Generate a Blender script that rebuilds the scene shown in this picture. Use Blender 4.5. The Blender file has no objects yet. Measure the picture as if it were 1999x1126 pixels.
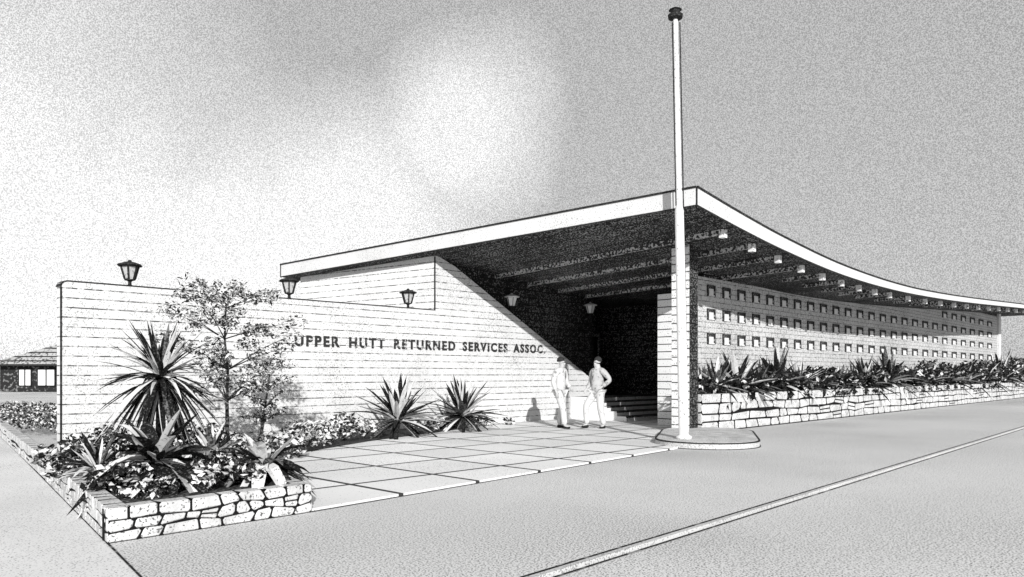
import bpy, bmesh, math, random
from mathutils import Vector, Matrix, noise
random.seed(7)
scene=bpy.context.scene
CA,SA=0.6965,0.7176
ANG=math.atan2(SA,CA)
EYE=1.4
def W(s,l,z=0.0): return Vector((CA*s-SA*l, SA*s+CA*l, z))
def SL(x,y): return (CA*x+SA*y, -SA*x+CA*y)

# ------------------------------------------------------------------ materials
def N(nt,t,**k):
    n=nt.nodes.new(t)
    for a,b in k.items(): setattr(n,a,b)
    return n
def grey(v): return (v,v,v,1)
def mat(name,base,spk=None,scale=45,thr=0.5,soft=0.06,amt=1.0,lines=None,axis='xy',line_col=0.03,
        rough=0.85,bump=0.0,patch=0.12,break_lines=0.0,pscale=0.6,metal=0.0,slab=0.0):
    m=bpy.data.materials.new(name); m.use_nodes=True
    nt=m.node_tree; b=nt.nodes['Principled BSDF']
    b.inputs['Roughness'].default_value=rough
    b.inputs['Metallic'].default_value=metal
    b.inputs['Specular IOR Level'].default_value=0.2
    L=nt.links.new
    tc=N(nt,'ShaderNodeTexCoord')
    n0=N(nt,'ShaderNodeTexNoise'); n0.inputs['Scale'].default_value=pscale; n0.inputs['Detail'].default_value=5
    L(tc.outputs['Object'],n0.inputs['Vector'])
    mr=N(nt,'ShaderNodeMapRange'); mr.inputs['From Min'].default_value=0.3; mr.inputs['From Max'].default_value=0.7
    mr.inputs['To Min'].default_value=1-patch; mr.inputs['To Max'].default_value=1+patch
    L(n0.outputs['Fac'],mr.inputs['Value'])
    mul=N(nt,'ShaderNodeMix',data_type='RGBA',blend_type='MULTIPLY'); mul.inputs[0].default_value=1
    mul.inputs[6].default_value=grey(base); L(mr.outputs[0],mul.inputs[7])
    col=mul.outputs[2]
    if spk is not None:
        n1=N(nt,'ShaderNodeTexNoise'); n1.inputs['Scale'].default_value=scale; n1.inputs['Detail'].default_value=1.5
        L(tc.outputs['Object'],n1.inputs['Vector'])
        n2=N(nt,'ShaderNodeTexNoise'); n2.inputs['Scale'].default_value=pscale*0.8; n2.inputs['Detail'].default_value=3
        L(tc.outputs['Object'],n2.inputs['Vector'])
        ad=N(nt,'ShaderNodeMath',operation='MULTIPLY_ADD'); ad.inputs[1].default_value=0.25; ad.inputs[2].default_value=-0.125
        L(n2.outputs['Fac'],ad.inputs[0])
        ad2=N(nt,'ShaderNodeMath',operation='ADD'); L(n1.outputs['Fac'],ad2.inputs[0]); L(ad.outputs[0],ad2.inputs[1])
        m1=N(nt,'ShaderNodeMapRange'); m1.inputs['From Min'].default_value=thr-soft; m1.inputs['From Max'].default_value=thr+soft
        m1.inputs['To Max'].default_value=amt
        L(ad2.outputs[0],m1.inputs['Value'])
        mx=N(nt,'ShaderNodeMix',data_type='RGBA'); L(m1.outputs[0],mx.inputs[0]); L(col,mx.inputs[6]); mx.inputs[7].default_value=grey(spk)
        col=mx.outputs[2]
    if lines:
        w,h,mort,off=lines
        sx=N(nt,'ShaderNodeSeparateXYZ'); cx=N(nt,'ShaderNodeCombineXYZ'); L(tc.outputs['Object'],sx.inputs[0])
        idx={'x':0,'y':1,'z':2}
        L(sx.outputs[idx[axis[0]]],cx.inputs[0]); L(sx.outputs[idx[axis[1]]],cx.inputs[1])
        br=N(nt,'ShaderNodeTexBrick'); br.offset=off; br.inputs['Scale'].default_value=1
        br.inputs['Brick Width'].default_value=w; br.inputs['Row Height'].default_value=h
        br.inputs['Mortar Size'].default_value=mort; br.inputs['Mortar Smooth'].default_value=0.1
        L(cx.outputs[0],br.inputs['Vector'])
        if slab>0:
            br.inputs['Color1'].default_value=grey(1.0); br.inputs['Color2'].default_value=grey(1-slab); br.inputs['Mortar'].default_value=grey(1)
            ms=N(nt,'ShaderNodeMix',data_type='RGBA',blend_type='MULTIPLY'); ms.inputs[0].default_value=1
            L(col,ms.inputs[6]); L(br.outputs['Color'],ms.inputs[7]); col=ms.outputs[2]
        f=br.outputs['Fac']
        if break_lines>0:
            n3=N(nt,'ShaderNodeTexNoise'); n3.inputs['Scale'].default_value=6.5; n3.inputs['Detail'].default_value=7; n3.inputs['Roughness'].default_value=0.75
            L(tc.outputs['Object'],n3.inputs['Vector'])
            m3=N(nt,'ShaderNodeMapRange'); m3.inputs['From Min'].default_value=break_lines-0.06; m3.inputs['From Max'].default_value=break_lines+0.06
            m3.inputs['To Min'].default_value=0.15; m3.inputs['To Max'].default_value=0.95
            L(n3.outputs['Fac'],m3.inputs['Value'])
            mm=N(nt,'ShaderNodeMath',operation='MULTIPLY'); L(f,mm.inputs[0]); L(m3.outputs[0],mm.inputs[1]); f=mm.outputs[0]
        mx=N(nt,'ShaderNodeMix',data_type='RGBA'); L(f,mx.inputs[0]); L(col,mx.inputs[6]); mx.inputs[7].default_value=grey(line_col)
        col=mx.outputs[2]
    L(col,b.inputs['Base Color'])
    if bump>0:
        bp=N(nt,'ShaderNodeBump'); bp.inputs['Strength'].default_value=bump; bp.inputs['Distance'].default_value=0.02
        nb=N(nt,'ShaderNodeTexNoise'); nb.inputs['Scale'].default_value=30; L(tc.outputs['Object'],nb.inputs['Vector'])
        L(nb.outputs['Fac'],bp.inputs['Height']); L(bp.outputs[0],b.inputs['Normal'])
    return m

M={}
M['road']=mat('asphalt',0.72,0.22,scale=60,thr=0.57,soft=0.05,patch=0.07,pscale=0.25)
M['foot']=mat('footpath_concrete',0.72,0.22,scale=60,thr=0.57,soft=0.05,patch=0.07,pscale=0.25)
M['side']=mat('side_path_concrete',0.80,0.25,scale=60,thr=0.62,soft=0.06,patch=0.08,pscale=0.4)
M['grass']=mat('grass',0.80,0.4,scale=12,thr=0.64,patch=0.12)
M['pave']=mat('paving_slabs',0.92,0.35,scale=40,thr=0.66,soft=0.04,lines=(1.32,1.32,0.040,0.0),axis='xy',patch=0.06,break_lines=0.20,line_col=0.003,slab=0.16)
M['kerb']=mat('kerb_stone',0.60,0.25,scale=60,thr=0.60)
M['dark']=mat('dark_metal',0.015,0.06,scale=30,thr=0.6,rough=0.7)
M['joint']=mat('dark_joint',0.015,0.25,scale=9,thr=0.64,rough=0.9)
WB=0.68
M['wallx']=mat('white_block_wall',WB,0.24,scale=50,thr=0.645,soft=0.05,lines=(400,0.172,0.012,0.37),axis='xz',break_lines=0.49,patch=0.08,line_col=0.03,bump=0.1,pscale=1.2)
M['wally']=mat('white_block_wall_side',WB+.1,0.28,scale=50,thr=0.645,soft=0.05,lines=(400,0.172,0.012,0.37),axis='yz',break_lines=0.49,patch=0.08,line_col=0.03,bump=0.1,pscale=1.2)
M['brickx']=mat('white_brick',0.58,0.16,scale=45,thr=0.59,soft=0.04,lines=(0.42,0.14,0.011,0.5),axis='xz',break_lines=0.49,patch=0.10,line_col=0.06)
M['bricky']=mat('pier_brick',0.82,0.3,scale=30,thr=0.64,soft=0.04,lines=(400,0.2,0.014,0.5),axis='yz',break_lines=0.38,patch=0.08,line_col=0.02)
M['fascia']=mat('white_painted_fascia',0.68,0.3,scale=45,thr=0.65,patch=0.06,pscale=1.5)
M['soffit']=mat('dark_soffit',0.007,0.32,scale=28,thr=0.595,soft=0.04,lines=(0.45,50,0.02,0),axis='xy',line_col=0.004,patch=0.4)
M['deep']=mat('dark_entrance_wall_and_painted_shade',0.010,0.32,scale=24,thr=0.585,soft=0.04,lines=(0.6,0.215,0.015,0.5),axis='xz',line_col=0.003,patch=0.4)  # entrance walls; also painted as the eave shadow above the screen
M['painted_shade']=mat('painted_shade_dark',0.010,0.20,scale=28,thr=0.585,soft=0.04,lines=(0.6,0.215,0.012,0.5),axis='xz',line_col=0.003,patch=0.4)  # near-black colour stands in for roof shadow and the pier's shaded side
M['beam']=mat('stained_beam',0.04,0.55,scale=18,thr=0.52,soft=0.04,patch=0.2)
M['rend']=mat('rafter_end_paint',0.8,0.1,scale=14,thr=0.62,soft=0.05)
M['glass']=mat('dark_glass',0.006,0.04,scale=12,thr=0.6,rough=0.3)
M['stone']=mat('rubble_stone',0.62,0.12,scale=45,thr=0.63,soft=0.05,patch=0.22,bump=0.4,pscale=4)
M['mortar']=mat('dark_mortar',0.006)
M['soil']=mat('soil',0.03,0.2,scale=25,thr=0.6)
M['leafL']=mat('leaf_light',0.70,0.12,scale=40,thr=0.68,soft=0.05,patch=0.2,pscale=5)
M['leafM']=mat('leaf_mid',0.18,0.03,scale=30,thr=0.5,patch=0.3,pscale=5)
M['leafD']=mat('leaf_dark',0.006,0.09,scale=40,thr=0.62,patch=0.4,pscale=5)
M['bark']=mat('bark',0.08,0.01,scale=25,thr=0.5,patch=0.3,pscale=6)
M['pole']=mat('white_pole_paint',0.72,0.25,scale=25,thr=0.66,patch=0.05)
M['block']=mat('grey_block_recess',0.030,0.30,scale=16,thr=0.60,soft=0.05)
M['letters']=mat('letter_metal',0.03,0.4,scale=14,thr=0.63,soft=0.03)
M['lampglass']=mat('lamp_glass',0.5,0.1,scale=25,thr=0.6)
M['lamppale']=mat('lamp_glass_pale',0.9,0.5,scale=25,thr=0.7)
M['suit']=mat('light_suit_cloth',0.60,0.25,scale=18,thr=0.66,patch=0.06,pscale=5)
M['suit2']=mat('grey_suit_cloth',0.45,0.15,scale=18,thr=0.64,patch=0.08,pscale=5)
M['skin']=mat('skin',0.5,0.3,scale=30,thr=0.68)
M['hair']=mat('dark_hair',0.03)
M['shoe']=mat('black_shoe',0.02)
M['shirt']=mat('white_shirt',0.8)
M['tie']=mat('dark_tie',0.02)
M['roofing']=mat('roofing',0.4,0.15,scale=20,thr=0.55)
M['hroof']=mat('house_roofing',0.42,0.08,scale=5,thr=0.55,lines=(100,0.35,0.05,0),axis='xz',line_col=.02)
M['hwall']=mat('house_wall',0.02,0.2,scale=4,thr=0.62)
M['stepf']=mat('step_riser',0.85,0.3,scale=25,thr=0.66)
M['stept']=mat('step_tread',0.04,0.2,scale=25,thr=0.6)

# ------------------------------------------------------------------ mesh helpers
def mk(name,verts,faces,mats,idx=None,frame='sl',smooth=False,parent=None,loc=None):
    me=bpy.data.meshes.new(name)
    me.from_pydata([tuple(v) for v in verts],[],faces)
    for m in mats: me.materials.append(m)
    if idx:
        for p,i in zip(me.polygons,idx): p.material_index=i
    if smooth:
        for p in me.polygons: p.use_smooth=True
    me.update()
    o=bpy.data.objects.new(name,me); scene.collection.objects.link(o)
    if frame=='sl': o.rotation_euler=(0,0,ANG)
    if loc is not None: o.location=loc
    if parent: par(o,parent)
    return o
def fixn(o):
    bm=bmesh.new(); bm.from_mesh(o.data); bmesh.ops.recalc_face_normals(bm,faces=bm.faces); bm.to_mesh(o.data); bm.free()
def par(o,p):
    bpy.context.view_layer.update()
    o.parent=p; o.matrix_parent_inverse=p.matrix_world.inverted()
def empty(name,loc,rot=0):
    e=bpy.data.objects.new(name,None); e.empty_display_size=0.3
    scene.collection.objects.link(e); e.location=loc; e.rotation_euler=(0,0,rot)
    bpy.context.view_layer.update(); return e
def tag(o,label,cat,group=None,kind=None):
    o['label']=label; o['category']=cat
    if group: o['group']=group
    if kind: o['kind']=kind
def structure(o): o['kind']='structure'
class B:
    def __init__(s): s.v=[];s.f=[];s.i=[]
    def add(s,vs,fs,mi=0):
        n=len(s.v); s.v+= [tuple(v) for v in vs]
        for f in fs: s.f.append([a+n for a in f]); s.i.append(mi)
    def box(s,x0,x1,y0,y1,z0,z1,mi=0,mis=None):
        vs=[(x0,y0,z0),(x1,y0,z0),(x1,y1,z0),(x0,y1,z0),(x0,y0,z1),(x1,y0,z1),(x1,y1,z1),(x0,y1,z1)]
        fs=[(0,3,2,1),(4,5,6,7),(0,1,5,4),(1,2,6,5),(2,3,7,6),(3,0,4,7)]
        n=len(s.v); s.v+=vs
        for k,f in enumerate(fs):
            s.f.append([a+n for a in f]); s.i.append(mis[k] if mis else mi)
    def lathe(s,prof,seg=12,cx=0,cy=0,mi=0,lean=(0,0)):
        n=len(s.v)
        for r,z in prof:
            for k in range(seg):
                a=2*math.pi*k/seg
                s.v.append((cx+lean[0]*z+r*math.cos(a),cy+lean[1]*z+r*math.sin(a),z))
        for j in range(len(prof)-1):
            for k in range(seg):
                a=n+j*seg+k; b=n+j*seg+(k+1)%seg
                s.f.append([a,b,b+seg,a+seg]); s.i.append(mi)
        s.f.append([n+k for k in range(seg)][::-1]); s.i.append(mi)
        m=n+(len(prof)-1)*seg
        s.f.append([m+k for k in range(seg)]); s.i.append(mi)
    def stadium(s,A,C,prof,seg=24,mi=0):
        d=(C-A).normalized(); a0=math.atan2(d.y,d.x); n=len(s.v); cnt=0
        for r,z in prof:
            ring=[]
            for k in range(seg+1):
                a=a0+math.pi/2+math.pi*k/seg; ring.append((A.x+r*math.cos(a),A.y+r*math.sin(a),z))
            for k in range(seg+1):
                a=a0-math.pi/2+math.pi*k/seg; ring.append((C.x+r*math.cos(a),C.y+r*math.sin(a),z))
            s.v+=ring; cnt=len(ring)
        for j in range(len(prof)-1):
            for k in range(cnt):
                a=n+j*cnt+k; b=n+j*cnt+(k+1)%cnt
                s.f.append([a,b,b+cnt,a+cnt]); s.i.append(mi)
        m=n+(len(prof)-1)*cnt
        s.f.append([m+k for k in range(cnt)]); s.i.append(mi)
    def obj(s,name,mats,**k): return mk(name,s.v,s.f,mats,s.i,**k)
def sheet(name,pts,z,m,frame='sl'):
    o=mk(name,[(p[0],p[1],z) for p in pts],[list(range(len(pts)))],[m],frame=frame)
    if o.data.polygons[0].normal.z<0: o.data.flip_normals()
    structure(o); return o

# ------------------------------------------------------------------ ground
RZ=-0.035
def kerb_l(s): return 3.5+0.030*(s-3.92)
def bound_s(l): return 2.11+0.150*(l-6.69)
sheet('ground',[(-700,-700),(700,-700),(700,700),(-700,700)],RZ,M['road'])
fp=B()
pts=[(-60,kerb_l(-60)),(90,kerb_l(90)),(90,60),(-60,60)]
fp.add([(p[0],p[1],0) for p in pts]+[(p[0],p[1],RZ) for p in pts],[(0,1,2,3),(0,4,5,1)])
o=fp.obj('footpath',[M['foot']]); structure(o)
k=B(); s0,s1=-30,90
def kp(s,d): return (s,kerb_l(s)+d)
a=[kp(s0,-0.02),kp(s1,-0.02),kp(s1,0.03),kp(s0,0.03)]
k.add([(p[0],p[1],0.004) for p in a]+[(p[0],p[1],RZ+.004) for p in a[:2]],[(0,1,2,3),(4,5,1,0)],0)
o=k.obj('kerb',[M['kerb']]); structure(o)
for nm,d0,d1,z in [('kerb_joint',0.032,0.062,0.005),('gutter',-0.052,-0.022,RZ+.005)]:
    a=[kp(s0,d0),kp(s1,d0),kp(s1,d1),kp(s0,d1)]
    sheet(nm,a,z,M['joint'])
sheet('side_path',[(-60,kerb_l(-60)+0.2),(bound_s(3.6),3.6),(bound_s(40)-0.01,40),(-60,40)],0.004,M['side'])
sheet('path_joint',[(bound_s(3.6)-0.008,3.6),(bound_s(3.6)+0.006,3.6),(bound_s(30)+0.03,30),(bound_s(30)-0.03,30)],0.008,M['joint'])
sheet('lawn',[(-60,20),(bound_s(20),20),(3.9,60),(-60,60)],0.012,M['grass'])
pf=[(4.03,6.78),(11.9,7.52),(14.2,7.9),(15.9,9.17),(18.3,12.0),(22,12.9),(19.3,14.88),(3.95,14.88),(4.6,9.6)]
pv=B(); pv.add([(p[0],p[1],0.03) for p in pf]+[(p[0],p[1],-0.01) for p in pf],
   [list(range(9))]+[(i,i+9,(i+1)%9+9,(i+1)%9) for i in range(9)])
o=pv.obj('paving',[M['pave']]); structure(o); fixn(o)
sheet('paving_edge_joint',[(4.0,6.735),(11.9,7.475),(11.9,7.51),(4.0,6.77)],0.005,M['joint'])
sheet('garden_bed_soil',[(4.2,9.3),(5.0,10.4),(6.9,11.75),(8.9,12.7),(14.0,14.4),(14.0,14.87),(3.3,14.87),(2.9,11)],0.045,M['soil'])

# ------------------------------------------------------------------ stone walls
def stone_wall(name,path,h,course,wmin,wmax,depth=0.16,z0=0.0,seed=1,g=0.006,gv=0.012,wav=.38,sp=.10,rel=0.010):
    r=random.Random(seed); b=B(); nseg=len(path)-1
    for si,(p,q) in enumerate(zip(path[:-1],path[1:])):
        p=Vector((p[0],p[1],0)); q=Vector((q[0],q[1],0)); d=(q-p); Ln=d.length; d.normalize(); n=Vector((d.y,-d.x,0))
        def pt(u,o_,z): v=p+d*u+n*o_; return (v.x,v.y,z0+z)
        ea=0.012; eb=0.012 if si==nseg-1 else 0.06
        co=-0.005
        vs=[pt(ea,co,0),pt(Ln-eb,co,0),pt(Ln-eb,-depth,0),pt(ea,-depth,0),pt(ea,co,h-0.02),pt(Ln-eb,co,h-0.02),pt(Ln-eb,-depth,h-0.02),pt(ea,-depth,h-0.02)]
        b.add(vs,[(0,3,2,1),(4,5,6,7),(0,1,5,4),(1,2,6,5),(2,3,7,6),(3,0,4,7)],1)
        nc=max(1,round(h/course)); ch=h/nc
        def zb_(c,u):
            if c==0: return 0
            if c==nc: return h+0.012*noise.noise(Vector((u*2.1,seed,si)))
            return c*ch+ch*wav*noise.noise(Vector((u/ch*0.45,c*3.7+seed,si*5)))
        for c in range(nc):
            u=0.0; sl0=0.0
            while u<Ln-0.02:
                w=min(r.uniform(wmin,wmax)*(1.4 if r.random()<.12 else 1),Ln-u)
                if Ln-u-w<wmin*0.6: w=Ln-u
                last=(u+w>=Ln-1e-4)
                sl1=0 if last else r.uniform(-.35,.35)*ch
                lo0,hi0,lo1,hi1=zb_(c,u),zb_(c+1,u),zb_(c,u+w),zb_(c+1,u+w)
                split=(r.random()<sp)
                ga=gv if u>0 else .003; gb=gv if not last else .003
                for f0,f1 in ([(0,1)] if not split else [(0,.52),(.52,1)]):
                    A0=lo0+(hi0-lo0)*f0; A1=lo0+(hi0-lo0)*f1; B0=lo1+(hi1-lo1)*f0; B1=lo1+(hi1-lo1)*f1
                    topc=(c==nc-1 and f1==1)
                    gt=0 if topc else g
                    x00=u+ga+sl0*(f0-.5); x01=u+ga+sl0*(f1-.5); x10=u+w-gb+sl1*(f0-.5); x11=u+w-gb+sl1*(f1-.5)
                    ox=r.uniform(0.3,1)*rel; bv=rel*.9
                    cr=r.uniform(.08,.28)
                    def ring(ins,off):
                        zA0,zA1,zB0,zB1=A0+g+ins,A1-gt-ins,B0+g+ins,B1-gt-ins
                        xa0,xa1,xb0,xb1=x00+ins,x01+ins,x10-ins,x11-ins
                        cu=min(cr*(xb0-xa0),cr*(zA1-zA0)*1.0); cu=max(cu,.002)
                        lerp=lambda a,b_,t:a+(b_-a)*t
                        tx=cu/max(xb0-xa0,.01); tz=cu/max(zA1-zA0,.01)
                        P=[(xa0+cu,lerp(zA0,zB0,tx)),(xb0-cu,lerp(zA0,zB0,1-tx)),(xb0,lerp(zB0,zB1,tz)),(xb1,lerp(zB0,zB1,1-tz)),
                           (xb1-cu,lerp(zA1,zB1,1-tx)),(xa1+cu,lerp(zA1,zB1,tx)),(xa1,lerp(zA0,zA1,1-tz)),(xa0,lerp(zA0,zA1,tz))]
                        return [pt(x,off,z) for x,z in P]
                    O=ring(0,co); I=ring(bv,ox)
                    fs=[tuple(range(8,16))]+[(i,(i+1)%8,(i+1)%8+8,i+8) for i in range(8)]
                    vs=O+I
                    if topc:
                        vs+= [pt(x10,-depth,B1),pt(x00,-depth,A1)]
                        fs.append((5,4,16,17))
                    b.add(vs,fs,0)
                u+=w; sl0=sl1
    return b.obj(name,[M['stone'],M['mortar']])
pb=[(bound_s(11.2),11.2),(2.11,6.69),(4.03,6.74),(4.55,9.4)]
o=stone_wall('stone_planter',pb,0.29,0.095,0.12,0.28,seed=3,g=.0065,gv=.010,wav=.45,rel=.010)
tag(o,'low pale rubble stone planter at the corner of the footpath','planter')
sheet('planter_soil',[(bound_s(11.2)+.1,11.2),(2.24,6.84),(3.9,6.88),(4.42,9.4),(4.2,11.2)],0.24,M['soil'])
o=stone_wall('stone_boundary_wall',[(bound_s(20.5)-.05,20.5),(bound_s(11.3),11.3)],0.29,0.15,0.30,0.6,seed=5,g=.014,gv=.022,rel=.006)
tag(o,'low rubble stone wall edging the side footpath by the hedge','wall')
o=stone_wall('stone_retaining_wall',[(15.95,9.9),(15.95,9.17),(58,9.17)],0.91,0.228,0.45,1.0,depth=0.3,seed=9,g=.017,gv=.034,wav=.34,sp=.08,rel=.010)
tag(o,'long rubble stone retaining wall holding a planted bed','wall')
sheet('raised_bed_soil',[(16.2,9.4),(58,9.4),(58,10.25),(16.2,10.25)],0.84,M['soil'])
sheet('wall_foot_joint',[(15.9,9.10),(58,9.10),(58,9.15),(15.9,9.15)],0.012,M['joint'])

# ------------------------------------------------------------------ roof profile
HC=[(13.25,3.36),(15.0,3.15),(17.2,2.93),(20.68,2.70),(24.8,2.62),(29.76,2.70),(34.8,2.87),(44.7,3.28),(58,3.8)]
def cubic(x):
    P=HC
    if x<=P[0][0]: return P[0][1]
    for i in range(len(P)-1):
        if x<=P[i+1][0]:
            x0,y0=P[i];x1,y1=P[i+1]
            m0=(y1-P[i-1][1])/(x1-P[i-1][0]) if i>0 else (y1-y0)/(x1-x0)
            m1=(P[i+2][1]-y0)/(P[i+2][0]-x0) if i<len(P)-2 else (y1-y0)/(x1-x0)
            hh=x1-x0;t=(x-x0)/hh
            return (2*t**3-3*t*t+1)*y0+(t**3-2*t*t+t)*hh*m0+(-2*t**3+3*t*t)*y1+(t**3-t*t)*hh*m1
    return P[-1][1]
SE=58.0; L0=7.74; L1=20.45
def s_left(l): return 13.25-0.162*(l-L0)
def roof_h(s,l):
    u=(s-s_left(l))/(SE-s_left(l)); u=max(0,min(1,u))
    return EYE+cubic(13.25+u*(SE-13.25))-0.037*(l-L0)*(1-u)**2
def thick(u): return 0.36-0.15*min(1,u*3.2)
bld=empty('clubhouse_building',W(12.49,14.89),ANG)
tag(bld,'low white clubhouse with sweeping curved roof, dark entrance and painted roof shadow','building')
NU,NL=70,14
vb=[];vt=[]
for i in range(NU+1):
    u=(i/NU)**1.4
    for j in range(NL+1):
        l=L0+(L1-L0)*j/NL
        s=s_left(l)+u*(SE-s_left(l)); z=roof_h(s,l)
        vb.append((s,l,z)); vt.append((s,l,z+thick(u)))
verts=vb+vt; nb=len(vb); faces=[];idx=[]
def vi(i,j): return i*(NL+1)+j
for i in range(NU):
    for j in range(NL):
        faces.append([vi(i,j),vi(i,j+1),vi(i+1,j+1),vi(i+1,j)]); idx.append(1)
        faces.append([nb+vi(i,j),nb+vi(i+1,j),nb+vi(i+1,j+1),nb+vi(i,j+1)]); idx.append(2)
for i in range(NU):
    faces.append([vi(i,0),vi(i+1,0),nb+vi(i+1,0),nb+vi(i,0)]); idx.append(0)
    faces.append([vi(i+1,NL),vi(i,NL),nb+vi(i,NL),nb+vi(i+1,NL)]); idx.append(0)
for j in range(NL):
    faces.append([vi(0,j+1),vi(0,j),nb+vi(0,j),nb+vi(0,j+1)]); idx.append(0)
    faces.append([vi(NU,j),vi(NU,j+1),nb+vi(NU,j+1),nb+vi(NU,j)]); idx.append(0)
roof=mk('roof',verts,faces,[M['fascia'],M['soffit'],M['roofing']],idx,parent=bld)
fl=B()
def strip(path,off,zlo,zhi,mi=0):
    for (a,b_) in zip(path[:-1],path[1:]):
        fl.add([(a[0]+off[0],a[1]+off[1],a[2]+zlo),(b_[0]+off[0],b_[1]+off[1],b_[2]+zlo),(b_[0]+off[0],b_[1]+off[1],b_[2]+zhi),(a[0]+off[0],a[1]+off[1],a[2]+zhi),
                (a[0],a[1],a[2]+zlo),(b_[0],b_[1],b_[2]+zlo),(b_[0]+.1,b_[1]+.1,b_[2]+zhi),(a[0]+.1,a[1]+.1,a[2]+zhi)],[(0,1,2,3),(4,5,1,0),(3,2,6,7)],mi)
front_top=[vt[vi(i,0)] for i in range(NU+1)]; left_top=[vt[vi(0,j)] for j in range(NL+1)]
front_bot=[vb[vi(i,0)] for i in range(NU+1)]; left_bot=[vb[vi(0,j)] for j in range(NL+1)]
strip(front_top,(0,-0.025),-0.012,0.026); strip(left_top,(-0.025,0),-0.012,0.026)
strip(front_bot,(0,-0.012),-0.024,0.010); strip(left_bot,(-0.012,0),-0.024,0.010)
c0=vb[0]
fl.add([(c0[0]-.012,c0[1]-.012,c0[2]),(c0[0]+.012,c0[1]-.012,c0[2]),(c0[0]+.012,c0[1]-.012,c0[2]+.36),(c0[0]-.012,c0[1]-.012,c0[2]+.36),(c0[0]-.012,c0[1]+.012,c0[2]),(c0[0]-.012,c0[1]+.012,c0[2]+.36)],[(0,1,2,3),(4,0,3,5)])
c0=vb[vi(0,NL)]
fl.add([(c0[0]-.012,c0[1]+.01,c0[2]),(c0[0]-.012,c0[1]-.04,c0[2]),(c0[0]-.012,c0[1]-.04,c0[2]+.36),(c0[0]-.012,c0[1]+.01,c0[2]+.36)],[(0,1,2,3)])
o=fl.obj('roof_flashing',[M['dark']]); par(o,roof)
s=14.9
while s<50:
    bb=B(); w=0.05; longb=s<19.5
    la,lb=8.12,(16.8 if longb else 9.15)
    ns=9 if longb else 2
    pr=[]
    for i in range(ns+1):
        l=la+(lb-la)*i/ns; z=roof_h(s,l)
        pr.append((l,z))
    d=.10
    for (l_a,z_a),(l_b,z_b) in zip(pr[:-1],pr[1:]):
        vs=[(s-w,l_a,z_a-d),(s+w,l_a,z_a-d),(s+w,l_b,z_b-d),(s-w,l_b,z_b-d),(s-w,l_a,z_a+.03),(s+w,l_a,z_a+.03),(s+w,l_b,z_b+.03),(s-w,l_b,z_b+.03)]
        bb.add(vs,[(0,3,2,1),(1,2,6,5),(3,0,4,7)],1)
    z_=roof_h(s,8.12)
    bb.box(s-.07,s+.07,8.0,8.125,z_-.18,z_-.0,0)
    o=bb.obj('rafter',[M['rend'],M['beam']]); par(o,roof)
    s+=1.35 if s<25 else 1.9
# ------------------------------------------------------------------ walls
LW=14.89
def wall_sl(name,sA,sB,l,th,z0,topf,m,nseg=8,mside=None):
    b=B()
    for i in range(nseg):
        a=sA+(sB-sA)*i/nseg; c=sA+(sB-sA)*(i+1)/nseg
        za,zc=topf(a),topf(c)
        vs=[(a,l,z0),(c,l,z0),(c,l+th,z0),(a,l+th,z0),(a,l,za),(c,l,zc),(c,l+th,zc),(a,l+th,za)]
        fs=[(0,1,5,4),(2,3,7,6),(4,5,6,7)]; b.add(vs,fs,0)
        if i==0: b.add(vs,[(3,0,4,7)],1)
        if i==nseg-1: b.add(vs,[(1,2,6,5)],1)
    return b.obj(name,[m,mside or m],parent=bld)
b=B(); H=3.04; r_=0.10
prof=[(3.94,-0.05),(12.49,-0.05),(12.49,H),(3.94+r_,H)]+[(3.94+r_-r_*math.sin(a),H-r_+r_*math.cos(a)) for a in [0.5,1.0,1.57]]
nP=len(prof)
b.add([(p[0],LW,p[1]) for p in prof]+[(p[0],LW+.25,p[1]) for p in prof],[list(range(nP))],0)
b.add([(p[0],LW,p[1]) for p in prof]+[(p[0],LW+.25,p[1]) for p in prof],[list(range(nP,2*nP))[::-1]]+[(i,i+nP,(i+1)%nP+nP,(i+1)%nP) for i in range(nP)],1)
gw=b.obj('garden_wall',[M['wallx'],M['wally']],parent=bld)
c=B()
cp=prof[2:]
for (p,q) in zip(cp[:-1],cp[1:]):
    dx,dz=q[0]-p[0],q[1]-p[1]; ln=math.hypot(dx,dz); nx,nz=dz/ln*0.022,-dx/ln*0.022
    c.add([(p[0],LW-.012,p[1]),(q[0],LW-.012,q[1]),(q[0]+nx,LW-.012,q[1]+nz),(p[0]+nx,LW-.012,p[1]+nz),
           (p[0]+nx,LW+.262,p[1]+nz),(q[0]+nx,LW+.262,q[1]+nz)],[(0,1,2,3),(3,2,5,4)])
c.box(3.925,3.95,LW-.012,LW+.01,.02,H-r_)
c2=c.obj('coping',[M['dark']]); par(c2,gw)
def shadow_edge_z(s): return 4.60-0.515*(s-12.49)  # slanted cut follows the edge of the roof's cast shadow
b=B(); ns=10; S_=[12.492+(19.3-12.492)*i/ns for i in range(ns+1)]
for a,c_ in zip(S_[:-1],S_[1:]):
    za=min(shadow_edge_z(a),roof_h(a,LW)+.04); zc=min(shadow_edge_z(c_),roof_h(c_,LW)+.04)
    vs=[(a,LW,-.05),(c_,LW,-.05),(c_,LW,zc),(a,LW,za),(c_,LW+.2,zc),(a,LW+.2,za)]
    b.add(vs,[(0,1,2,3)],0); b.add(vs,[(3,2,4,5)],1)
b.add([(19.3,LW,-.05),(19.3,LW+.2,-.05),(19.3,LW+.2,shadow_edge_z(19.3)),(19.3,LW,shadow_edge_z(19.3))],[(0,1,2,3)],1)
b.obj('wall_cut_to_shadow_edge',[M['wallx'],M['wally']],parent=bld)  # pale wall shaped to stop where the roof shadow begins
o=wall_sl('painted_roof_shadow_wall',12.492,19.3,LW+.202,0.2,-0.05,lambda s:roof_h(s,LW)+.06,M['painted_shade'],mside=M['deep'])  # added dark wall, its colour painting the roof shadow beyond the cut
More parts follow.
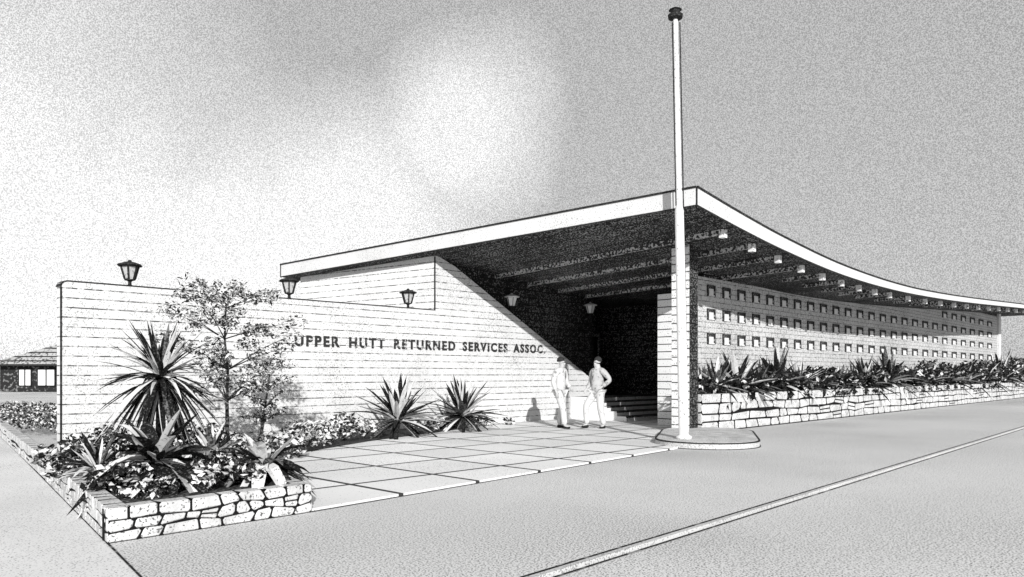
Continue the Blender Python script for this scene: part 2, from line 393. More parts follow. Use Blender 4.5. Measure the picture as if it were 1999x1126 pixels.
b=B(); b.box(12.475,12.50,LW-.012,LW+.02,3.06,roof_h(12.5,LW)-.02); b.obj('corner_trim',[M['dark']],parent=bld)
b=B(); lst=[LW+.001+(20.0-LW)*i/6 for i in range(7)]
def sw(l): return 12.49-0.175*(l-LW)
for a,c_ in zip(lst[:-1],lst[1:]):
    za=roof_h(sw(a),a)+.06; zc=roof_h(sw(c_),c_)+.06
    b.add([(sw(a),a,0),(sw(c_),c_,0),(sw(c_),c_,zc),(sw(a),a,za)],[(1,0,3,2)])
b.add([(sw(20),20,0),(40,20,0),(40,20,4.2),(sw(20),20,4.2)],[(0,1,2,3)])
b.obj('side_wall',[M['wally']],parent=bld)
b=B()
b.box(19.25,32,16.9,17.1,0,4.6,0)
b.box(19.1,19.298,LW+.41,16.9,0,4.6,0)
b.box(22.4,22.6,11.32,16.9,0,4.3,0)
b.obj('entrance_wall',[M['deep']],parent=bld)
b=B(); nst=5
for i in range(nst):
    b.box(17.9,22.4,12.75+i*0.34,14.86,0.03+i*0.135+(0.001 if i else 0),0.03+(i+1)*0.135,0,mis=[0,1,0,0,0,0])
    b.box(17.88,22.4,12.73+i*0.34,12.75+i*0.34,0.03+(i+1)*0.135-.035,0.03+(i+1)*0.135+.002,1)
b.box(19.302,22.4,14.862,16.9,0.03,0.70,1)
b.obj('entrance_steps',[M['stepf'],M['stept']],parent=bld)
def door(s0):
    z=.705
    e=B()
    e.box(s0,s0+.06,16.83,16.9,z,z+2.14); e.box(s0+.94,s0+1.0,16.83,16.9,z,z+2.14); e.box(s0+.06,s0+.94,16.83,16.9,z+2.06,z+2.14); e.box(s0+.06,s0+.94,16.83,16.9,z,z+.19); e.box(s0+.06,s0+.94,16.83,16.9,z+.94,z+1.01)
    d=e.obj('door',[M['beam']],parent=bld)
    g=B(); g.box(s0+.06,s0+.94,16.86,16.895,z+.19,z+.94); g.box(s0+.06,s0+.94,16.86,16.895,z+1.01,z+2.06)
    gg=g.obj('door_glass',[M['glass']]); par(gg,d)
    h=B(); h.box(s0+.84,s0+.88,16.76,16.83,z+.7,z+.9); hh=h.obj('handle',[M['pole']]); par(hh,d)
door(19.9); door(20.93)
b=B(); b.box(17.3,18.05,10.32,11.3,0,3.55,0,mis=[0,0,1,0,0,0]); b.obj('brick_pier',[M['bricky'],M['brickx']],parent=bld)
b=B(); zt=roof_h(15.65,9.43)+.05
b.box(15.45,15.83,9.22,9.7,0.0,zt,0,mis=[0,0,1,1,0,0]); b.obj('canopy_pier',[M['bricky'],M['painted_shade']],parent=bld)  # front and right faces coloured dark to paint the pier's shaded side
def scr_top(s):
    t=4.0+max(0,min(1,(s-25)/6))*.8
    return min(roof_h(s,10.3)+.05,t)
scr=wall_sl('screen_wall',17.302,52.0,10.3,0.018,0.5,scr_top,M['brickx'],nseg=40)
b=B(); b.box(18.06,52,10.32,10.5,0.4,5.2); b.obj('painted_eave_shadow_wall',[M['deep']],parent=bld)  # added dark wall; the band above the screen paints the eave shadow
b=B(); b.box(51.9,52.4,10.2,10.9,0.5,roof_h(52,10.3)+.02); b.obj('end_post',[M['pole']],parent=bld)
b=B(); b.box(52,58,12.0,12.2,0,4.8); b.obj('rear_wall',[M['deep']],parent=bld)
px=1388.0; cols=[]
while px<1942:
    r=(px-1000)/1463; cols.append((7.39+7.17*r)/(.6965-.7176*r)); px+=30-14*(px-1385)/555
cols=cols[:25]
base=None; cnt=0
for ci,sc in enumerate(cols):
    ds=(cols[min(ci+1,len(cols)-1)]-cols[max(ci-1,0)])/(2 if 0<ci<len(cols)-1 else 1)
    wd=ds*0.50
    for rz in (2.36,3.02,3.66,4.28):
        if rz>scr_top(sc)-.18 or rz>roof_h(sc,10.3)-.2: continue
        if cnt>=100: continue
        cnt+=1
        if base is None:
            q=B()
            q.box(-.5,.5,-.012,0,-.15,.15,1)
            q.box(-.5,-.36,-.035,-.0125,-.15,.15,1); q.box(.36,.5,-.035,-.0125,-.15,.15,1)
            q.box(-.36,.36,-.035,-.0125,.115,.15,1); q.box(-.36,.36,-.035,-.0125,-.15,-.115,0)
            q.box(-.30,.24,-.030,-.0125,-.114,.05,0)
            base=q.obj('recessed_block',[M['pole'],M['block']])
            ob=base
        else:
            ob=base.copy(); scene.collection.objects.link(ob)
        ob.location=W(sc,10.298,rz); ob.scale=(wd,1,1.0)
        ob.parent=scr; ob.matrix_parent_inverse=Matrix.Identity(4)
bpy.context.view_layer.update()
inv=scr.matrix_world.inverted()
for ob in scr.children: ob.matrix_parent_inverse=inv

# ------------------------------------------------------------------ lettering
cu=bpy.data.curves.new('sign_text','FONT'); cu.body='UPPER HUTT RETURNED SERVICES ASSOC.'
cu.size=0.325; cu.extrude=0.010; cu.offset=0.011; cu.space_character=1.32; cu.space_word=1.8
to=bpy.data.objects.new('tmp_text',cu); scene.collection.objects.link(to)
bpy.context.view_layer.update()
dg=bpy.context.evaluated_depsgraph_get()
me=bpy.data.meshes.new_from_object(to.evaluated_get(dg))
bpy.data.objects.remove(to)
xs=[v.co.x for v in me.vertices]; x0,x1=min(xs),max(xs); k=(16.75-8.48)/(x1-x0)
for v in me.vertices:
    x,y,z=v.co; v.co=Vector((8.48+(x-x0)*k, LW-.014-z, 2.03+y))
me.materials.clear(); me.materials.append(M['letters'])
o=bpy.data.objects.new('lettering_sign',me); scene.collection.objects.link(o); o.rotation_euler=(0,0,ANG)
tag(o,'dark raised capital letters naming the clubhouse on the white wall','sign')

# ------------------------------------------------------------------ lanterns
def lantern(s,l,z,bracket):
    e=empty('lantern',W(s,l,z),ANG)
    fm=M['pole'] if bracket else M['dark']
    b=B(); b.lathe([(.07,0),(.07,.02),(.035,.04),(.03,.09),(.05,.11),(.10,.125),(.10,.14)],8)
    if bracket: b.box(-.02,.02,0,.19,.03,.06)
    p=[b.obj('lantern_base' if not bracket else 'bracket',[M['dark']],frame='w')]
    b=B(); b.lathe([(.085,.141),(.15,.375)],6); p.append(b.obj('lamp_glass',[M['lamppale'] if bracket else M['lampglass']],frame='w'))
    b=B()
    for k_ in range(6):
        a=2*math.pi*k_/6; c,s_=math.cos(a),math.sin(a)
        t=.015 if not bracket else .006
        P0=Vector((c*.092,s_*.092,.141));P1=Vector((c*.158,s_*.158,.38)); T=Vector((-s_,c,0))*t; O=Vector((c,s_,0))*t
        b.add([P0-T-O,P0+T-O,P0+T+O,P0-T+O,P1-T-O,P1+T-O,P1+T+O,P1-T+O],[(0,3,2,1),(4,5,6,7),(0,1,5,4),(1,2,6,5),(2,3,7,6),(3,0,4,7)])
    p.append(b.obj('lamp_frame',[M['dark']],frame='w'))
    b=B(); b.lathe([(.20,.381),(.23,.40),(.20,.425),(.10,.46),(.04,.475),(.03,.50),(.005,.51)],8); p.append(b.obj('lamp_cap',[fm],frame='w'))
    for x in p: x.parent=e
    if bracket: tag(e,'pale tapered lantern on a bracket against a wall coloured dark as roof shadow','lamp','lanterns along the wall')
    else: tag(e,'dark tapered lantern standing on top of the white wall','lamp','lanterns along the wall')
for s in (5.12,8.42,11.71): lantern(s,LW+.12,3.045,False)
for s in (15.34,18.95): lantern(s,LW+.01,3.20,True)

# ------------------------------------------------------------------ flagpole
fpx=empty('flagpole',W(12.9,7.82,0.0)); base_w=W(12.9,7.82,0)
A_=(W(13.30,7.55)-base_w); C_=(W(15.25,8.65)-base_w)
b=B(); b.stadium(A_,C_,[(1.0,0.0),(1.0,.10),(.97,.125)])
o=b.obj('plinth',[M['kerb']],frame='w'); o.parent=fpx
b=B(); b.stadium(A_,C_,[(.97,.126),(1.010,.125),(1.010,.105),(.97,.104)])
o=b.obj('plinth_line',[M['dark']],frame='w'); o.parent=fpx
b=B(); b.stadium(A_,C_,[(.955,.125),(.955,.130)])
o=b.obj('plinth_top',[M['stone']],frame='w'); o.parent=fpx
b=B(); b.stadium(A_,C_,[(1.02,0.0),(1.02,.012)])
o=b.obj('plinth_foot',[M['dark']],frame='w'); o.parent=fpx
ln=(-0.020,0)
b=B(); b.lathe([(.16,.13),(.16,.18),(.10,.21),(.088,4.6),(.058,4.72),(.048,8.25),(.045,8.38)],14,lean=ln)
o=b.obj('pole',[M['pole']],frame='w',smooth=True); o.parent=fpx
b=B(); b.lathe([(.05,8.36),(.14,8.38),(.15,8.44),(.09,8.47),(.10,8.52),(.13,8.54),(.02,8.60)],12,lean=ln)
o=b.obj('finial',[M['dark']],frame='w'); o.parent=fpx
b=B(); b.lathe([(.013,.5),(.013,8.3)],5,cx=.085,lean=ln)
o=b.obj('halyard',[M['dark']],frame='w'); o.parent=fpx
b=B(); b.lathe([(.013,4.7),(.013,8.3)],5,cx=-.062,lean=ln)
o=b.obj('halyard',[M['dark']],frame='w'); o.parent=fpx
tag(fpx,'tall white tapering flagpole on a round-ended stone plinth','flagpole')

# ------------------------------------------------------------------ plants
def strap(b,base,az,el,ln,w,droop,mi,seg=5,fold=0.25,half=True):
    d=Vector((math.cos(az)*math.cos(el),math.sin(az)*math.cos(el),math.sin(el)))
    side=Vector((-math.sin(az),math.cos(az),0))
    vs=[]
    for i in range(seg+1):
        t=i/seg
        p=base+d*ln*t+Vector((0,0,-droop*t*t*ln))
        ww=w*(math.sin(math.pi*min(1,0.18+t*0.82))**0.7) if i<seg else 0.002
        vs+=[p-side*ww*.5,p+Vector((0,0,-fold*ww)),p+side*ww*.5]
    for i in range(seg):
        a=i*3
        b.add([vs[a],vs[a+1],vs[a+4],vs[a+3]],[(0,1,2,3)],mi)
        b.add([vs[a+1],vs[a+2],vs[a+5],vs[a+4]],[(0,1,2,3)],(2 if mi==0 and half else mi))
def rosette(b,c,n,ln,w,rr,pl=0.4,elmin=-0.1,elmax=1.35,droop=0.35,hp=.35):
    for i in range(n):
        el=elmin+(elmax-elmin)*rr.random()
        az=i*2.39996+rr.uniform(-.3,.3)
        L_=ln*rr.uniform(.75,1.1)
        mi=0 if rr.random()<pl else (1 if rr.random()<0.3 else 2)
        strap(b,c+Vector((rr.uniform(-.03,.03),rr.uniform(-.03,.03),rr.uniform(-.04,.04))),az,el,L_,w*rr.uniform(.8,1.2),droop*rr.uniform(.5,1.3)*(1.2-el/1.6),mi,half=rr.random()<hp)
LM=[M['leafL'],M['leafM'],M['leafD']]
def agave(s,l,z,ln,w,n=34,pl=0.4,seed=0,cz=0.12,label='spiky agave with arching sword leaves in the garden bed',group='spiky plants in the beds',**kw):
    rr=random.Random(seed); b=B(); rosette(b,Vector((0,0,cz)),n,ln,w,rr,pl,**kw)
    o=b.obj('agave_plant',LM,frame='w',loc=W(s,l,z)); tag(o,label,'plant',group); return o
def xy(px_,Y): return SL((px_-1000)/1463*Y,Y)
s_,l_=xy(314,9.5)
e=empty('cabbage_palm',W(s_,l_,.24)); rr=random.Random(4)
b=B(); b.lathe([(.075,0),(.06,.3),(.055,.7),(.07,1.0),(.03,1.1)],9); o=b.obj('trunk',[M['bark']],frame='w'); o.parent=e
b=B(); rosette(b,Vector((0,0,1.12)),150,.86,.062,rr,.52,-1.2,1.40,.36,hp=.5); o=b.obj('crown',LM,frame='w'); o.parent=e
tag(e,'young cabbage palm with a starburst of narrow leaves','tree')
s_,l_=xy(305,7.65); agave(s_,l_,.25,.88,.17,46,.55,1,cz=.26,droop=.85,elmin=-.1,elmax=1.2,label='broad leaved agave spilling over the stone planter edge')
s_,l_=xy(520,8.05); agave(s_-.03,l_,.25,.70,.13,44,.52,2,cz=.16,droop=.85,elmin=-.1,elmax=1.1,label='broad leaved agave spilling over the stone planter edge')
s_,l_=xy(190,8.2); agave(s_+.0,l_,.25,.48,.08,34,.45,12,cz=.1,label='small spiky plant at the edge of the stone planter')
s_,l_=xy(410,9.2); agave(s_,l_,.25,.55,.08,40,.45,13,cz=.1,label='small spiky plant at the edge of the stone planter')
s_,l_=xy(778,16.4); agave(s_,l_,.03,1.18,.12,84,.46,5,cz=.36,droop=.30,elmin=-.45,label='spiky plant with narrow leaves in front of the white wall')
s_,l_=xy(903,18.2); agave(s_,l_,.03,1.12,.12,80,.46,6,cz=.36,droop=.30,elmin=-.45,label='spiky plant with narrow leaves in front of the white wall')
for i,(p_,ln_) in enumerate([(1400,1.0),(1440,1.2),(1480,.8),(1515,1.3),(1560,.95),(1605,.7),(1640,.9),(1690,1.15),(1735,1.55),(1775,.95),(1815,1.05),(1850,1.35),(1890,1.15),(1920,1.4),(1955,1.9),(1985,1.9)]):
    r=(p_-1000)/1463; l=9.72; s=(SA*l+r*CA*l)/(CA-r*SA)
    agave(s,l,.85,ln_,.12+.04*(ln_>1.1),52,.36,20+i,cz=.2,droop=.36,elmin=-.2,hp=.5,label='sword leaved plant growing above the stone retaining wall')

def leafcloud(name,cen_list,n,size,rr,mats,weights,elong=1.6,loc=(0,0,0)):
    b=B()
    for _ in range(n):
        c,rad=cen_list[rr.randrange(len(cen_list))]
        while True:
            p=Vector((rr.uniform(-1,1),rr.uniform(-1,1),rr.uniform(-1,1)))
            if 0.25<p.length<1: break
        p=Vector(c)+Vector((p.x*rad[0],p.y*rad[1],p.z*rad[2]))
        d=Vector((rr.gauss(0,1),rr.gauss(0,1),rr.gauss(0,.6)+.3)).normalized()
        u=d.cross(Vector((rr.gauss(0,1),rr.gauss(0,1),rr.gauss(0,1)))).normalized()
        sz=size*rr.uniform(.6,1.3)
        nn=d.cross(u)
        mi=rr.choices(range(len(mats)),weights)[0]
        b.add([p-d*sz*elong*.5,p+u*sz*.5+nn*.1*sz,p+d*sz*elong*.5,p-u*sz*.5+nn*.1*sz],[(0,1,2),(0,2,3)],mi)
    return b.obj(name,mats,frame='w',loc=loc)
def limb(b,p,q,r0,r1,seg=7):
    p,q=Vector(p),Vector(q); d=(q-p).normalized(); a=d.orthogonal().normalized(); c=d.cross(a)
    vs=[]
    for (o_,r) in ((p,r0),(q,r1)):
        for k in range(seg):
            t=2*math.pi*k/seg; vs.append(o_+a*math.cos(t)*r+c*math.sin(t)*r)
    b.add(vs,[(k,(k+1)%seg,(k+1)%seg+seg,k+seg) for k in range(seg)])
def tree(px_,Y,h,wid,seed,n,z0=.03,lsz=.05,nbr=5):
    rr=random.Random(seed); s,l=xy(px_,Y); e=empty('tree',W(s,l,z0)); b=B()
    cl=[]
    pts=[Vector((0,0,-.03))]; r=.042
    for i in range(5):
        nx=pts[-1]+Vector((rr.uniform(-.05,.05),rr.uniform(-.05,.05),h*.17)); limb(b,pts[-1],nx,r,r*.8); r*=.8
        pts.append(nx)
        if i>=1:
            for kk in range(nbr):
                a=kk*6.283/nbr+rr.uniform(-.4,.4)+i; ex=wid*.5*rr.uniform(.6,1)*(1.15-abs(i-2.5)*.22)
                q=nx+Vector((math.cos(a)*ex,math.sin(a)*ex,h*rr.uniform(.04,.20)))
                mid=(nx+q)/2+Vector((0,0,.04)); limb(b,nx,mid,r*.6,r*.4,5); limb(b,mid,q,r*.4,r*.12,5)
                cl.append((q,(wid*.09,wid*.09,h*.045))); cl.append(((q*2+mid)/3,(wid*.08,wid*.08,h*.04))); cl.append((mid,(wid*.07,wid*.07,h*.03)))
                q2=mid+Vector((rr.uniform(-.2,.2),rr.uniform(-.2,.2),rr.uniform(-.15,.2))); limb(b,mid,q2,r*.3,r*.1,4); cl.append((q2,(wid*.08,wid*.08,h*.035)))
    cl.append((pts[-1],(wid*.06,wid*.06,h*.08))); cl.append((pts[-1]+Vector((0.02,0,h*.07)),(wid*.05,wid*.05,h*.05)))
    o=b.obj('trunk',[M['bark']],frame='w'); o.parent=e
    o=leafcloud('crown',cl,n,lsz,rr,LM,[.50,.2,.30],2.8); o.parent=e
    return e
e=tree(452,12.0,2.88,2.2,31,5600,lsz=.029,nbr=6); tag(e,'slender young tree with airy pale leaves before the white wall','tree')
e=tree(508,12.9,1.62,1.05,34,1300,lsz=.028); tag(e,'small leafy sapling with thin stem before the white wall','tree')
def shrub(px_,Y,rx,rz,seed,n,z0=.03,w=(.35,.25,.4),size=.07,label='low bushy shrub with small leaves in the garden bed'):
    rr=random.Random(seed); s,l=xy(px_,Y)
    cl=[((rr.uniform(-rx,rx)*.6,rr.uniform(-rx,rx)*.6,rz*rr.uniform(.3,.9)),(rx*.45,rx*.45,rz*.35)) for _ in range(7)]
    o=leafcloud('shrub',cl,n,size,rr,LM,w,1.9,loc=W(s,l,z0)); tag(o,label,'shrub','low shrubs in the beds')
for i,(p_,Y_,rx,rz,nn,z0) in enumerate([(610,14.2,.5,.42,420,.03),(665,14.9,.5,.5,460,.03),(700,15.6,.4,.35,260,.03),(590,13.0,.4,.35,300,.03),(550,12.2,.45,.45,340,.03),
      (430,10.6,.5,.46,560,.05),(500,10.0,.4,.42,460,.05),(370,10.4,.5,.45,560,.2),(230,9.6,.5,.45,580,.24),(165,9.3,.4,.38,480,.24),(330,8.9,.4,.34,460,.24),(430,8.3,.42,.32,520,.24),(240,7.4,.36,.28,420,.22),(150,8.5,.32,.30,420,.22),
      (840,17.4,.4,.3,200,.03),(945,19.3,.4,.3,160,.03),(390,7.6,.36,.26,420,.22),(1000,20.3,.25,.15,70,.03),(480,7.85,.3,.24,320,.22),(290,7.15,.3,.2,280,.20),(125,9.1,.3,.28,320,.22)]):
    shrub(p_,Y_,rx,rz,50+i,nn,z0,w=(.32,.22,.46) if Y_<11 else (.5,.22,.28),size=.045 if Y_<11 else .06)
rr=random.Random(77); cl=[]
s=16.4
while s<57:
    vv=.70+.7*abs(noise.noise(Vector((s*.35,2.2,0))))+.2*rr.random()
    hh=(.30+.016*(s-16))*vv
    cl.append(((s,9.72+rr.uniform(-.2,.15),.85+hh*.8+rr.uniform(0,.1)),(.42,.36,hh*.75)))
    if rr.random()<.3: cl.append(((s,9.25,.82),(.25,.14,.12)))
    s+=.4
b_=leafcloud('ground_cover',cl,10500,.11,rr,LM,[.16,.14,.70],2.0); b_.rotation_euler=(0,0,ANG)
tag(b_,'dense dark low planting along the raised stone bed','plants',kind='stuff')
rr=random.Random(78); cl=[]
for i in range(44):
    t=rr.random(); x=-12.5+t*4.6; y=18.6-t*4.6+rr.uniform(-.3,.9)
    cl.append(((x,y,rr.uniform(.32,.56)),(.42,.42,.22)))
b_=leafcloud('hedge',cl,6500,.045,rr,LM,[.32,.35,.33],1.5); tag(b_,'clipped leafy hedge behind the low stone wall','hedge')

# ------------------------------------------------------------------ neighbouring house
hs=empty('neighbouring_house',(-38,60,0))
b=B(); b.box(-41,-30,60,68,0,2.2,0); b.obj('wall',[M['hwall']],frame='w',parent=hs)
b=B()
P=[(-41.6,59.2,2.05),(-29.2,59.2,2.05),(-29.2,68.6,2.05),(-41.6,68.6,2.05),(-34,63,4.9),(-31,63,4.9)]
P2=[(x,y,z+.14) for x,y,z in P]
b.add(P2,[(0,1,5,4),(1,2,5),(2,3,4,5),(3,0,4)],0); b.add(P[:4]+P2[:4],[(0,1,5,4),(3,0,4,7),(1,2,6,5),(3,2,1,0)],1)
o=b.obj('roof',[M['hroof'],M['dark']],frame='w',parent=hs)
for x,wd in ((-39.4,.9),(-37.9,1.3),(-35.8,.9)):
    b=B(); b.box(x,x+wd,59.93,59.99,.5,1.75); w_=b.obj('window',[M['lamppale']],frame='w',parent=hs)
    f=B(); f.box(x+wd/2-.05,x+wd/2+.05,59.9,59.929,.5,1.75); f.box(x-.08,x,59.9,59.99,.42,1.83); f.box(x+wd,x+wd+.08,59.9,59.99,.42,1.83); f.box(x-.08,x+wd+.08,59.88,59.929,1.75,1.83); f.box(x-.08,x+wd+.08,59.88,59.929,.42,.5)
    f_=f.obj('frame',[M['dark']],frame='w'); par(f_,w_)
tag(hs,'distant low house with hipped roof and pale windows','house')

# ------------------------------------------------------------------ people
def skinmesh(name,joints,edges,radii,m,sub=2,root=0):
    me=bpy.data.meshes.new(name); me.from_pydata([tuple(j) for j in joints],edges,[])
    o=bpy.data.objects.new(name,me); scene.collection.objects.link(o)
    md=o.modifiers.new('s','SKIN'); md.use_smooth_shade=True
    sv=me.skin_vertices[0].data
    for i,r in enumerate(radii):
        sv[i].radius=r if isinstance(r,tuple) else (r,r)
        sv[i].use_root=(i==root)
    sb=o.modifiers.new('d','SUBSURF'); sb.levels=sub; sb.render_levels=sub
    bpy.context.view_layer.update()
    dg=bpy.context.evaluated_depsgraph_get()
    nm=bpy.data.meshes.new_from_object(o.evaluated_get(dg))
    bpy.data.objects.remove(o)
    nm.materials.clear(); nm.materials.append(m)
    for p in nm.polygons: p.use_smooth=True
    ob=bpy.data.objects.new(name,nm); scene.collection.objects.link(ob); return ob
def person(px_,Y,rot,P,suit,trous,label,z0=0.03):
    s,l=xy(px_,Y); loc=W(s,l,z0)
    J=dict(P)
    V=[];E=[];Rr=[];ix={}
    def add(n,p,r,pa=None):
        ix[n]=len(V); V.append(Vector(p)); Rr.append(r)
        if pa: E.append((ix[pa],ix[n]))
    add('pel',J['pel'],(.135,.10)); add('waist',J['waist'],(.125,.09),'pel'); add('chest',J['chest'],(.15,.10),'waist')
    add('neckb',J['neckb'],(.075,.07),'chest'); add('neck',J['neck'],.052,'neckb'); add('jaw',J['neck']+Vector((0,.015,.07)),(.062,.07),'neck')
    add('head',J['neck']+Vector((0,.01,.15)),(.075,.09),'jaw'); add('crown',J['neck']+Vector((0,-.005,.215)),(.055,.065),'head')
    add('nose',J['neck']+Vector((0,.118,.115)),.012,'jaw')
    for sd,x in (('L',-1),('R',1)):
        add('ear'+sd,J['neck']+Vector((x*.085,-.005,.125)),.014,'head')
        add('sh'+sd,J['sh'+sd],.062,'neckb'); add('el'+sd,J['el'+sd],.042,'sh'+sd); add('wr'+sd,J['wr'+sd],.028,'el'+sd)
        d=(J['wr'+sd]-J['el'+sd]).normalized()
        add('pa'+sd,J['wr'+sd]+d*.07,(.036,.02),'wr'+sd)
        sidev=d.cross(Vector((x,.2,0))).normalized()
        for k in range(4):
            f0=J['wr'+sd]+d*.10+sidev*(k-1.5)*.020
            ln=[.062,.075,.07,.052][k]
            add(f'f{sd}{k}',f0,.009,'pa'+sd); add(f'g{sd}{k}',f0+d*ln*.5+Vector((0,.005,-.004)),.008,f'f{sd}{k}'); add(f'h{sd}{k}',f0+d*ln*.9+Vector((-x*.012,.008,-.008)),.007,f'g{sd}{k}')
        add('t'+sd,J['wr'+sd]+d*.045-sidev*.042,.010,'pa'+sd); add('u'+sd,J['wr'+sd]+d*.085-sidev*.055,.009,'t'+sd)
        add('hip'+sd,J['hip'+sd],.09,'pel'); add('kn'+sd,J['kn'+sd],.058,'hip'+sd); add('an'+sd,J['an'+sd],.038,'kn'+sd); add('to'+sd,J['an'+sd]+Vector((x*.02,.15,-.05)),.032,'an'+sd)
    body=skinmesh('person',V,E,Rr,M['skin'])
    body.location=loc; body.rotation_euler=(0,0,rot)
    parts=[]
    v=[J['pel']+Vector((0,0,-.05)),J['waist'],J['chest'],J['neckb'],J['shL'],J['elL'],J['wrL']*.93+J['elL']*.07,J['shR'],J['elR'],J['wrR']*.93+J['elR']*.07]
    parts.append(skinmesh('jacket',v,[(0,1),(1,2),(2,3),(3,4),(4,5),(5,6),(3,7),(7,8),(8,9)],[(.195,.14),(.165,.12),(.185,.13),(.10,.09),.085,.068,.055,.085,.068,.055],suit))
    v=[J['pel']+Vector((0,0,.03)),J['hipL'],J['knL'],J['anL'],J['hipR'],J['knR'],J['anR']]
    parts.append(skinmesh('trousers',v,[(0,1),(1,2),(2,3),(0,4),(4,5),(5,6)],[(.15,.115),.115,.09,.075,.115,.09,.075],trous))
    for sd,x in (('L',-1),('R',1)):
        a=J['an'+sd]
        parts.append(skinmesh('shoe',[a+Vector((0,-.05,-.045)),a+Vector((0,.05,-.045)),a+Vector((x*.02,.17,-.055))],[(0,1),(1,2)],[(.045,.045),(.05,.045),(.042,.032)],M['shoe'],1))
        eb=B(); eb.lathe([(.004,-.008),(.009,0),(.004,.008)],6); eo=eb.obj('eye',[M['shoe']],frame='w'); eo.data.transform(Matrix.Translation(J['neck']+Vector((x*.03,.098,.135)))); parts.append(eo)
    hb=B(); hb.lathe([(.094,.14),(.098,.18),(.085,.228),(.05,.262),(.008,.272)],12); ho=hb.obj('hair',[M['hair']],frame='w',smooth=True)
    ho.data.transform(Matrix.Translation(J['neck']+Vector((0,-.025,.012)))); parts.append(ho)
    c=J['chest']
    sb_=B(); sb_.add([(-.055,c.y+.125,c.z+.13),(.055,c.y+.125,c.z+.13),(.0,c.y+.150,c.z-.10)],[(0,1,2)]); parts.append(sb_.obj('shirt_front',[M['shirt']],frame='w'))
    tb=B(); tb.add([(-.012,c.y+.132,c.z+.12),(.012,c.y+.132,c.z+.12),(.018,c.y+.152,c.z-.03),(0,c.y+.156,c.z-.09),(-.018,c.y+.152,c.z-.03)],[(0,1,2,3,4)]); parts.append(tb.obj('tie',[M['tie']],frame='w'))
    for q in parts: q.parent=body
    tag(body,label,'person')
    return body
V3=lambda *a: Vector(a)
P1=dict(pel=V3(0,0,.95),waist=V3(0,.01,1.12),chest=V3(0,.02,1.33),neckb=V3(0,.02,1.48),neck=V3(0,.04,1.53),
 shL=V3(-.19,.02,1.44),elL=V3(-.26,.02,1.16),wrL=V3(-.17,.20,1.02), shR=V3(.19,.01,1.44),elR=V3(.25,-.06,1.18),wrR=V3(.23,.02,.94),
 hipL=V3(-.09,0,.90),knL=V3(-.11,.0,.49),anL=V3(-.13,-.12,.085), hipR=V3(.09,0,.90),knR=V3(.13,.17,.51),anR=V3(.14,.22,.085))
P2=dict(pel=V3(0,0,.95),waist=V3(-.01,.01,1.12),chest=V3(-.02,.02,1.33),neckb=V3(-.02,.02,1.48),neck=V3(-.03,.04,1.53),
 shL=V3(-.20,.01,1.44),elL=V3(-.38,-.06,1.22),wrL=V3(-.21,.08,1.05), shR=V3(.17,.01,1.43),elR=V3(.24,-.02,1.16),wrR=V3(.20,.18,1.0),
 hipL=V3(-.09,0,.90),knL=V3(-.10,.0,.49),anL=V3(-.12,-.10,.085), hipR=V3(.09,0,.90),knR=V3(.16,.26,.57),anR=V3(.18,.20,.10))
person(1094,19.0,math.pi+.95,P1,M['suit'],M['suit'],'man in a pale suit standing talking on the paved forecourt')
person(1167,18.9,math.pi-.85,P2,M['suit2'],M['suit'],'man in grey jacket with one knee bent and hand on hip')

# ------------------------------------------------------------------ light, sky
sv=-(Vector((CA,SA,0))*0.70+Vector((-SA,CA,0))-Vector((0,0,.45))); sv.normalize()
sun=bpy.data.lights.new('sun','SUN'); sun.energy=4.8; sun.angle=math.radians(.5); sun.color=(1,.995,.985)
so=bpy.data.objects.new('sun',sun); scene.collection.objects.link(so); so.rotation_euler=sv.to_track_quat('Z','Y').to_euler(); so.location=(0,-10,20)
w=bpy.data.worlds.new('World'); scene.world=w; w.use_nodes=True; nt=w.node_tree; L=nt.links.new
bg=nt.nodes['Background']; bg.inputs['Strength'].default_value=0.1
sky=N(nt,'ShaderNodeTexSky',sky_type='NISHITA'); sky.sun_disc=False
sky.sun_elevation=math.asin(sv.z); sky.sun_rotation=math.atan2(sv.x,sv.y)
bw=N(nt,'ShaderNodeRGBToBW'); L(sky.outputs[0],bw.inputs[0])
pw=N(nt,'ShaderNodeMath',operation='POWER'); pw.inputs[1].default_value=0.15; L(bw.outputs[0],pw.inputs[0])
tc=N(nt,'ShaderNodeTexCoord')
def blob(px_,py_,rad):
    d=Vector(((px_-1000)/1463,1,(730-py_)/1463)).normalized()
    vm=N(nt,'ShaderNodeVectorMath',operation='DISTANCE'); L(tc.outputs['Generated'],vm.inputs[0]); vm.inputs[1].default_value=d
    mr=N(nt,'ShaderNodeMapRange'); mr.inputs['From Min'].default_value=0; mr.inputs['From Max'].default_value=rad; mr.inputs['To Min'].default_value=1; mr.inputs['To Max'].default_value=0
    L(vm.outputs['Value'],mr.inputs['Value']); return mr.outputs[0]
bl=[blob(-30,380,.42),blob(150,460,.38),blob(420,540,.34),blob(680,460,.27),blob(900,260,.17)]
cur=bl[0]
for x in bl[1:]:
    mx=N(nt,'ShaderNodeMath',operation='MAXIMUM'); L(cur,mx.inputs[0]); L(x,mx.inputs[1]); cur=mx.outputs[0]
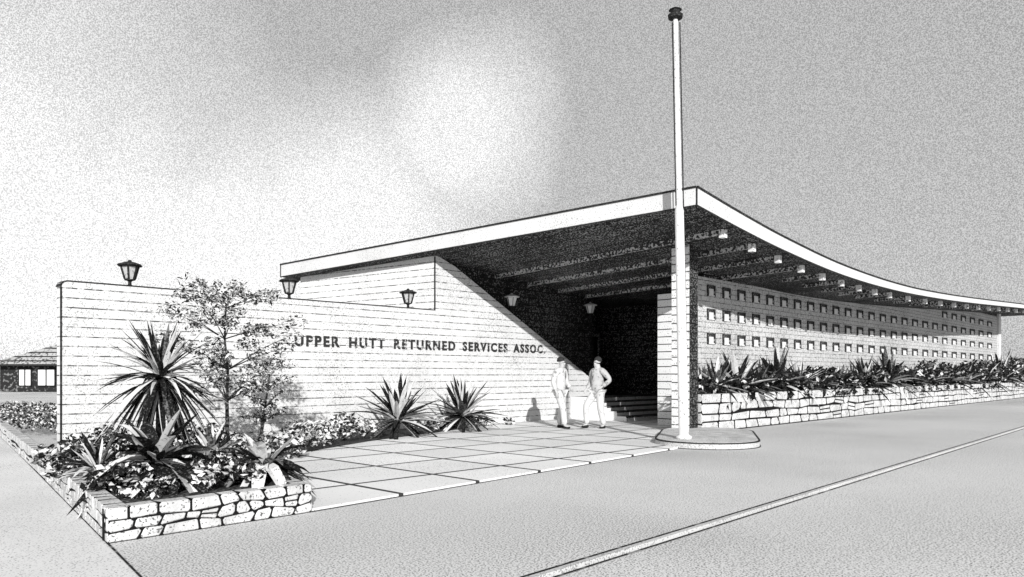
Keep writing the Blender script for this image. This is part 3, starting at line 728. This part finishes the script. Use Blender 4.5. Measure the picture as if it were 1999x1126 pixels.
nz=N(nt,'ShaderNodeTexNoise'); nz.inputs['Scale'].default_value=5; nz.inputs['Detail'].default_value=6; L(tc.outputs['Generated'],nz.inputs['Vector'])
ad=N(nt,'ShaderNodeMath',operation='MULTIPLY_ADD'); ad.inputs[1].default_value=0.6; L(nz.outputs['Fac'],ad.inputs[0]); L(cur,ad.inputs[2])
cm=N(nt,'ShaderNodeMapRange'); cm.inputs['From Min'].default_value=.45; cm.inputs['From Max'].default_value=1.02; L(ad.outputs[0],cm.inputs['Value'])
g=N(nt,'ShaderNodeTexNoise'); g.inputs['Scale'].default_value=780; g.inputs['Detail'].default_value=1; L(tc.outputs['Generated'],g.inputs['Vector'])
gm=N(nt,'ShaderNodeMapRange'); gm.inputs['From Min'].default_value=.38; gm.inputs['From Max'].default_value=.62; gm.inputs['To Min'].default_value=1.24; gm.inputs['To Max'].default_value=.70
L(g.outputs['Fac'],gm.inputs['Value'])
cb=N(nt,'ShaderNodeMapRange'); cb.inputs['To Min'].default_value=.84; cb.inputs['To Max'].default_value=1.50; L(cm.outputs[0],cb.inputs['Value'])
m2=N(nt,'ShaderNodeMath',operation='MULTIPLY'); L(pw.outputs[0],m2.inputs[0]); L(gm.outputs[0],m2.inputs[1])
m25=N(nt,'ShaderNodeMath',operation='MULTIPLY'); L(m2.outputs[0],m25.inputs[0]); L(cb.outputs[0],m25.inputs[1])
m3=N(nt,'ShaderNodeMath',operation='MULTIPLY'); L(m25.outputs[0],m3.inputs[0]); m3.inputs[1].default_value=5.2
L(m3.outputs[0],bg.inputs['Color'])

# ------------------------------------------------------------------ camera
cam=bpy.data.cameras.new('camera'); co=bpy.data.objects.new('camera',cam); scene.collection.objects.link(co)
co.location=(0,0,EYE); co.rotation_euler=(math.pi/2,0,0)
cam.sensor_width=36; cam.lens=36*1463/1999; cam.shift_y=(730-563)/1999; cam.clip_end=3000; cam.clip_start=.05
scene.camera=co
scene.view_settings.view_transform='Standard'; scene.view_settings.look='None'; scene.view_settings.exposure=0
